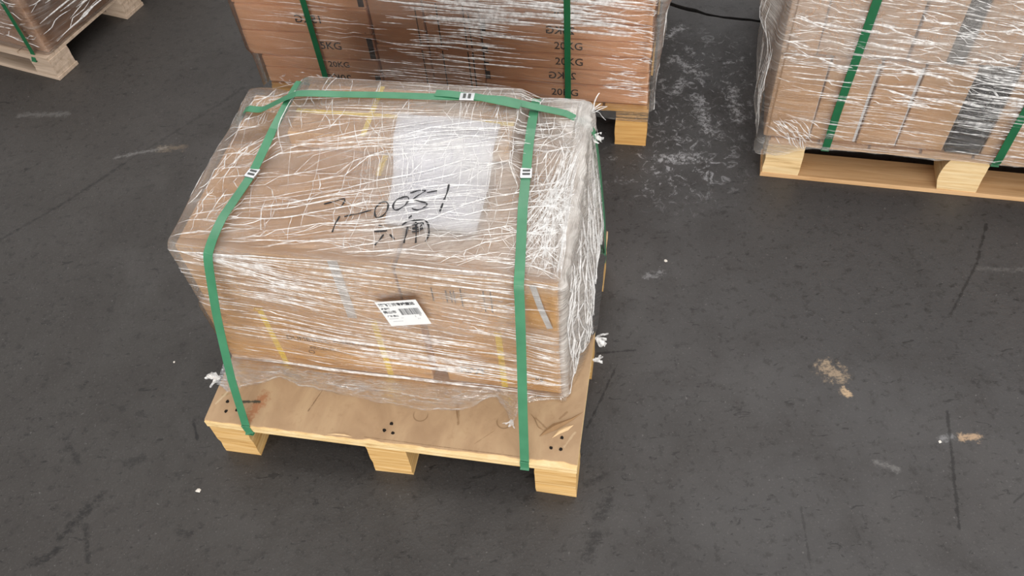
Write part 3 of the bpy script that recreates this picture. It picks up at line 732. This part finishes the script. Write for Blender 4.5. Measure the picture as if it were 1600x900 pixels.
# marker writing on the film: 7-003-1 and two characters beneath
HW = [[(.32, .316), (.339, .325), (.358, .334), (.362, .332), (.362, .325), (.359, .311)], [(.364, .287), (.362, .265), (.362, .24)], [(.374, .287), (.392, .295), (.408, .303), (.426, .313)], [(.44, .336), (.433, .32), (.436, .303), (.443, .294), (.453, .299), (.459, .314), (.458, .331), (.451, .339), (.44, .337)], [(.488, .357), (.474, .349), (.469, .332), (.474, .32), (.483, .321), (.494, .333), (.498, .349), (.494, .358), (.481, .356)], [(.497, .369), (.513, .377), (.528, .379), (.525, .373), (.509, .353), (.519, .348), (.536, .345), (.541, .34), (.535, .329), (.523, .323), (.511, .326)], [(.533, .373), (.555, .38)], [(.576, .402), (.577, .376), (.574, .357)], [(.574, .348), (.573, .322)], [(.453, .272), (.461, .27)], [(.449, .253), (.475, .259)], [(.47, .249), (.466, .234), (.46, .217)], [(.483, .25), (.496, .238)], [(.516, .307), (.511, .298)], [(.502, .278), (.512, .288), (.526, .294)], [(.515, .274), (.517, .251), (.518, .231)], [(.52, .291), (.541, .295), (.554, .289), (.561, .273), (.564, .256), (.561, .239)], [(.529, .29), (.536, .264), (.542, .234)], [(.523, .279), (.535, .284), (.545, .287), (.541, .278), (.527, .271), (.538, .27), (.548, .274), (.54, .265), (.527, .262)]]
v, f = [], []
for st in HW:
    P = [Vector((*p, 0)) for p in st]; Q = []
    for i in range(len(P) - 1):
        p0, p1, p2, p3 = P[max(i - 1, 0)], P[i], P[i + 1], P[min(i + 2, len(P) - 1)]
        for j in range(4):
            t = j / 4; Q.append(.5 * ((2 * p1) + (p2 - p0) * t + (2 * p0 - 5 * p1 + 4 * p2 - p3) * t * t + (3 * p1 - p0 - 3 * p2 + p3) * t ** 3))
    Q.append(P[-1]); b = len(v)
    for i, q in enumerate(Q):
        tg = (Q[min(i + 1, len(Q) - 1)] - Q[max(i - 1, 0)]).normalized(); sd = Vector((-tg.y, tg.x, 0)) * (.0017 + .0006 * math.sin(i * .9))
        for sg in (-1, 1):
            p = q + sd * sg; hit = bv.ray_cast(Vector((p.x, p.y, 1)), Vector((0, 0, -1)))[0]; v.append((p.x, p.y, (hit.z if hit else .62) + .0028))
    f += [(b + 2 * i, b + 2 * i + 1, b + 2 * i + 3, b + 2 * i + 2) for i in range(len(Q) - 1)]
hw = mesh('handwriting', v, f, 'marker', film); hw['label'] = 'black marker writing 7-003-1 with two characters beneath'

# shipping label stuck on the front
lw, lh, ang = .097, .086, .262
lm = FF @ Matrix.Translation((.510, .1585, .471)) @ Matrix.Rotation(math.radians(90), 4, 'X') @ Matrix.Rotation(ang, 4, 'Z')
bm = box_bm(-lw / 2, lw / 2, -lh / 2, lh / 2, 0, .0006); lab = bm_obj('shipping_label', bm, 'labelpaper'); lab.matrix_world = lm
tag(lab, 'white shipping label with barcode stuck on the front of the film', 'label')
def lt(body, x, y, size, th=0.): text('lettering', body, size, 'labelink', lab, Matrix.Translation((x, y, .0009)), 'LEFT', th)
lt('翼飞物流专线直达', -.044, .031, .0105, .0005)
lt('收货地', -.044, .018, .0068, .0003); lt('佛山市', -.0445, .006, .0105, .0003); lt('广东·佛山', -.041, -.008, .0062, .0002)
for x_, y_, l_ in ((-.041, -.017, .022), (-.012, -.016, .006), (-.036, -.027, .024)): box('small_print', x_, x_ + l_, y_ - .0008, y_ + .0008, .0006, .0009, 'faintgrey', lab)
lt('1', .022, -.013, .008); lt('件', .034, -.010, .006); lt('2-1', .026, -.021, .005)
bx_ = -.005
while bx_ < .042:
    ww = random.choice([.0006, .0006, .0011, .0017]); box('barcode_bar', bx_, bx_ + ww, -.006, .016, .0006, .0009, 'labelink', lab); bx_ += ww + random.choice([.0006, .0009, .0013])

# ------------------------------------------------------------------ straps of the front load
def strap(fr, pts, wd, label, group, width=.0205, mat='strap', sub=8):
    o = ribbon('packing_strap', pts, wd, width, .0013, mat, None, sub); o.matrix_world = fr
    return tag(o, label, 'strap', group)
def seal(o, p, d, wd, nrm, ln=.030, width=.026):
    """crimped metal clip on a strap"""
    p, d, wd, nrm = Vector(p), Vector(d).normalized(), Vector(wd).normalized(), Vector(nrm).normalized()
    wd = (wd - d * wd.dot(d)).normalized(); nrm = d.cross(wd) if d.cross(wd).dot(nrm) > 0 else -d.cross(wd)
    m = Matrix(((d.x, wd.x, nrm.x, p.x), (d.y, wd.y, nrm.y, p.y), (d.z, wd.z, nrm.z, p.z), (0, 0, 0, 1)))
    s = bm_obj('seal', box_bm(-ln / 2, ln / 2, -width / 2, width / 2, -.0022, .0026, .0012), 'steel', o); s.matrix_local = m; s['label'] = 'crimped steel seal'
    for x in (-ln * .17, ln * .17): box('crimp', x - ln * .10, x + ln * .10, -width * .30, width * .34, .0026, .0031, 'groove', s)
    return s
GS = 'green straps on the front load'
hs = lambda x, y: float(top_h(np.array(x), np.array(y)))
def tp(x, y, e=.006): return (x, y, hs(x, y) + e)
ls = strap(FF, [(.112, .25, H1 - .002), (.112, .004, H1 - .002), (.110, -.002, H1 + .002), (.108, -.0015, H2 + .001), (.107, .004, H2 + .004), (.098, .05, .29), (.098, .110, .455), (.108, .150, .575), (.112, .163, .606), (.118, .19, .624), (.118, .25, hs(.118, .25) + .012), (.13, .388, hs(.13, .388) + .008), (.15, .50, hs(.15, .5) + .016), (.155, .60, hs(.155, .6) + .010), (.157, .67, hs(.157, .66) + .003), (.158, .697, .60), (.158, .70, .4), (.155, .714, .16)],
           (1, 0, 0), 'green strap on the left of the load marked 003-1, running front to back', GS)
seal(ls, (.1305, .388, hs(.13, .388) + .0085), (.03, .15, .0), (1, 0, 0), (0, 0, 1))
rs = strap(FF, [(.781, .25, H1 - .002), (.781, .004, H1 - .002), (.781, -.002, H1 + .002), (.781, -.0015, H2 + .001), (.781, .004, H2 + .004), (.776, .055, .30), (.772, .108, .445), (.768, .150, .565), (.766, .164, .60), (.764, .19, hs(.764, .19) + .006), tp(.757, .25, .008), tp(.745, .35, .008), tp(.737, .444, .009), tp(.734, .50, .016), tp(.731, .56, .012), tp(.727, .64, .010), tp(.726, .675, .004), (.726, .697, .60), (.726, .70, .4), (.726, .714, .16)],
           (1, 0, 0), 'green strap on the right of the load marked 003-1, running front to back', GS)
seal(rs, (.737, .446, hs(.737, .444) + .0112), (-.02, .19, .0), (1, 0, 0), (0, 0, 1))
xstr = strap(FF, [(-.004, .60, .16), (.0, .60, .40), (.024, .595, .60), (.045, .59, .626), (.085, .585, hs(.085, .58) + .012), (.178, .597, hs(.178, .597) + .014), (.28, .61, hs(.28, .61) + .009), (.373, .617, hs(.373, .617) + .008), (.48, .622, hs(.48, .62) + .008), (.581, .628, hs(.58, .62) + .009), (.66, .628, hs(.66, .62) + .010), (.734, .626, hs(.734, .62) + .016), (.80, .618, hs(.80, .62) + .008), (.842, .61, .632), (.868, .606, .606), (.882, .612, .48), (.896, .622, .30), (.9015, .628, .162), (.9025, .629, .135)],
             (0, 1, 0), 'green strap lying across the rear of the top of the load marked 003-1', GS)
seal(xstr, (.575, .6275, hs(.575, .62) + .010), (1, .05, 0), (0, 1, 0), (0, 0, 1), .034, .024)
ribbon('loose_end', [(.50, .634, hs(.5, .62) + .010), (.535, .632, hs(.53, .62) + .012), (.575, .629, hs(.57, .62) + .0115)], (0, 1, 0), .0205, .0012, 'strap', xstr, 4)
ribbon('loose_end', [(.585, .631, hs(.585, .62) + .0115), (.65, .618, hs(.65, .62) + .0125), (.70, .612, hs(.69, .62) + .008)], (0, 1, 0), .0205, .0012, 'strap', xstr, 4)

# ------------------------------------------------------------------ back load film and straps
top_b = lambda x, y: .68 + .004 * vn(x * 5, y * 5, 71)
def bulge_b(x, y, z, N):
    return .003 * vn(x * 8 + y * 5, z * 9, 72) + np.clip(N[:, 0], 0, 1) * (.006 + .016 * np.abs(vn(y * 9, z * 5, 73)) + .02 * sst(z, .4, .6)) - .028 * np.clip(-N[:, 0], 0, 1) * (1 - sst(z, .27, .30)) + .002
film_b, bvb = shell('stretch_film', FB, -1.290, .004, -.006, .812, .150, top_b, bulge_b, 'film_b', 'clear stretch film wrapped round the tall stack of flat cartons at the back', ns=560, nz=110, nt=24, seed=20, amp=.7, net=.15, veil=lambda x, y, z: .22 * band(x, -.84, -.10, .08) * sst(z, .40, .54) + .10 * band(x, -.88, -.55, .06) * sst(z, .19, .25) * (1 - sst(z, .27, .33)) + .25 * sst(x, 0, .015) + .03)
L = []; fzb = lambda x, z: (x, -.03, z)
def sb(n_, xr, zr_, lr, sl, wr_):
    for _ in range(n_):
        x = U(*xr); z = U(*zr_); ln = U(*lr); L.append((line(fzb, (x, z), (min(.0, x + ln), z + U(*sl) * ln), 6, .0015), U(*wr_), U(.0006, .0018)))
sb(80, (-.86, -.50), (.30, .60), (.05, .25), (-.09, .0), (.0012, .005))
sb(110, (-.80, -.22), (.44, .62), (.08, .30), (-.08, .0), (.003, .011))  # wide white folds here stand in for glare on the film
sb(30, (-.78, -.55), (.30, .42), (.06, .2), (-.08, .0), (.003, .006))
sb(40, (-.90, -.60), (.18, .30), (.06, .2), (-.09, .0), (.0012, .003))
sb(60, (-.75, -.1), (.47, .62), (.04, .2), (-.06, .04), (.0015, .006))
sb(80, (-.3, -.01), (.44, .60), (.02, .09), (-.3, .4), (.001, .003))
sb(60, (-.16, -.02), (.19, .45), (.02, .1), (-.08, .02), (.0015, .005))
sb(30, (-1.27, -.9), (.18, .56), (.05, .25), (-.08, .0), (.0008, .0016))
for _ in range(45):
    x = U(-1.24, -1.0); z = U(.175, .225); L.append((line(fzb, (x, z), (x + U(.006, .02), z + U(-.015, .012)), 3), U(.0015, .004), .0015))
for _ in range(40):
    y = U(0, .5); z = U(.2, .6); L.append((line(lambda a, b: (.05, a, b), (y, z), (y + U(-.06, .06), z - U(.03, .2)), 6, .005), U(.0015, .004), .002))
strands('fold', bvb, L, film_b, 'fold')
# loose film strip hanging below the deck at the right block
A = [(x, -.008, .150 + .003 * float(vn(np.array(x * 30), np.array(0), 77))) for x in np.linspace(-.33, .004, 40)]
B = [(x, -.010, .150 - .036 * float(sst(x, -.33, -.06)) - .004) for x in np.linspace(-.33, .004, 40)]
skb = sheet('skirt', A, B, 6, film_b, 'film_loose', lambda s, t, p: 0.); 
GSB = 'green straps on the back load'
for x, nm in ((-1.037, 'left'), (-.249, 'right')):
    o = strap(FB, [(x, .2, .136), (x, .0, .136), (x, -.009, .142), (x, -.0115, .17), (x, -.0125, .3), (x, -.0125, .5), (x, -.012, .66), (x, .01, .688), (x, .4, .692), (x, .8, .688), (x, .82, .66), (x, .82, .15)], (1, 0, 0), f'dark green strap down the {nm} of the tall stack at the back', GSB, .0185, 'strap_d', 5)

# ------------------------------------------------------------------ right load film and straps
top_r = lambda x, y: .725 + .01 * vn(x * 5, y * 5, 81)
def bulge_r(x, y, z, N):
    lf = np.clip(-N[:, 0], 0, 1)
    return .004 * vn(x * 9 + y * 5, z * 10, 82) + .003 + lf * (.004 + .045 * sst(z, .36, .56) * sst(y, .02, .12) + .012 * np.abs(vn(y * 12, z * 6, 83)))
film_r, bvr = shell('stretch_film', FR, -.030, 1.112, -.006, .935, .142, top_r, bulge_r, 'film_r', 'heavily creased clear stretch film wrapped round the right-hand load', ns=560, nz=110, nt=24, seed=40, amp=1.2, net=.5, veil=lambda x, y, z: .05 + .20 * sst(z, .38, .50) + .25 * (1 - sst(x, -.04, -.025)) * sst(y, .02, .05) + .14 * (1 - sst(z, .15, .18)),
                    zlow=lambda x, y: .142 - .045 * (1 - sst(x, .02, .13)) * (1 - sst(y, 0, .05)) + .002 * vn(x * 30, y * 30, 84))
L = []
def sr(n_, xr, zr_, lr, sl, wr_):
    for _ in range(n_):
        x = U(*xr); z = U(*zr_); ln = U(*lr); L.append((line(fzb, (x, z), (min(1.1, x + ln), z + U(*sl) * ln), 6, .001), U(*wr_), U(.0008, .002)))
sr(330, (-.03, .78), (.43, .68), (.015, .10), (-.35, .25), (.0012, .0045))
sr(90, (-.03, .78), (.40, .66), (.03, .12), (-.3, .1), (.003, .007))  # broad highlights of the film put in as wide white folds
sr(30, (.1, .6), (.33, .40), (.06, .16), (-.2, -.05), (.003, .006))
sr(120, (-.03, .75), (.34, .45), (.04, .16), (-.2, .05), (.0012, .004))
sr(90, (-.02, .75), (.16, .36), (.03, .2), (-.1, .02), (.0009, .0025))
sr(60, (.45, .62), (.2, .46), (.05, .16), (-.12, .0), (.001, .003))
for _ in range(45):
    x = U(-.02, .1); z = U(.17, .25); L.append((line(fzb, (x, z), (x + U(.01, .05), z - U(.0, .05)), 4), U(.0015, .004), .0015))
for _ in range(50):
    y = U(0, .6); z = U(.3, .68); L.append((line(lambda a, b: (-.12, a, b), (y, z), (y + U(-.04, .04), z - U(.05, .25)), 7, .006), U(.0015, .004), .002))
strands('fold', bvr, L, film_r, 'fold')
GSR = 'green straps on the right-hand load'
for x, nm in ((.163, 'left'), (.628, 'middle')):
    strap(FR, [(x, .2, .133), (x, .0, .133), (x, -.008, .14), (x, -.0125, .17), (x, -.0135, .3), (x + .006, -.0145, .5), (x + .012, -.012, .70), (x + .012, .01, .735), (x + .012, .4, .74), (x + .012, .92, .735), (x, .945, .66), (x, .945, .15)], (1, 0, 0), f'dark green strap down the {nm} of the right-hand load', GSR, .022, 'strap_d', 5)

# ------------------------------------------------------------------ left load film and strap
top_l = lambda x, y: .64 + .01 * vn(x * 5, y * 5, 91)
bulge_l = lambda x, y, z, N: .006 * vn(x * 9 + y * 7, z * 9, 92) + .004
film_l, bvl = shell('stretch_film', pl, .072, .993, .02, .89, .102, top_l, bulge_l, 'film_dull', 'shiny creased stretch film wrapped round the load in the far left corner', ns=360, nz=60, nt=20, seed=60, amp=1.5)
L = []
for _ in range(170):
    y = U(0.02, .8); z = .12 + .45 * random.random() ** 1.4; ln = U(.05, .3); L.append((line(lambda a, b: (1.04, a, b), (y, z), (min(.88, y + ln), z + U(-.05, .12) * ln), 7, .001), U(.0015, .008), .0025))
for _ in range(90):
    x = U(.6, .97); z = U(.12, .45); ln = U(.02, .09); L.append((line(lambda a, b: (a, -.03, b), (x, z), (x + ln, z + U(-.4, .4) * ln), 5, .003), U(.0015, .005), .002))
strands('fold', bvl, L, film_l, 'fold')
strap(pl, [(.93, .2, .073), (.93, .0, .073), (.93, -.004, .08), (.93, .006, .11), (.93, .008, .3), (.93, .012, .62), (.93, .05, .652), (.93, .86, .652), (.93, .9, .6), (.93, .9, .1)], (1, 0, 0), 'dark green strap down the load in the far left corner', 'green straps on the left load', .02, 'strap_d', 5)

# ------------------------------------------------------------------ bits on the floor
def pebble(x, y, r, mat):
    bm = bmesh.new(); bmesh.ops.create_icosphere(bm, subdivisions=1, radius=r)
    for q in bm.verts: q.co = Vector((q.co.x * U(.7, 1.4), q.co.y * U(.7, 1.3), q.co.z * .45 + r * .42))
    o = bm_obj('debris_chip', bm, mat); o.location = (x, y, 0); o.rotation_euler = (0, 0, U(0, 6)); return o
for x, y, r, lb in [(-.823, .936, .006, 'white chip lying on the floor left of the front pallet'), (.451, 1.511, .005, 'small white chip on the floor right of the front load'),
                    (.995, .868, .004, 'tiny white chip on the floor beside the tan stain at right'), (-.95, 1.33, .003, 'tiny pale chip on the bare floor left of the front load')]:
    tag(pebble(x, y, r, 'chip'), lb, 'debris', 'chips on the floor')
v, f = [], []
for _ in range(900):
    x, y, r = U(-1.9, 1.9), U(.5, 2.9), U(.0006, .0018); b = len(v); a = U(0, 6)
    v += [(x + r * math.cos(a + k * 2.1) * U(.7, 1.4), y + r * math.sin(a + k * 2.1), .0002) for k in range(3)] + [(x, y, r * 1.1)]
    f += [(b, b + 1, b + 3), (b + 1, b + 2, b + 3), (b + 2, b, b + 3)]
g = mesh('floor_grit', v, f, 'grit', None, False, 'stuff'); tag(g, 'fine dark grit scattered over the concrete floor', 'grit')
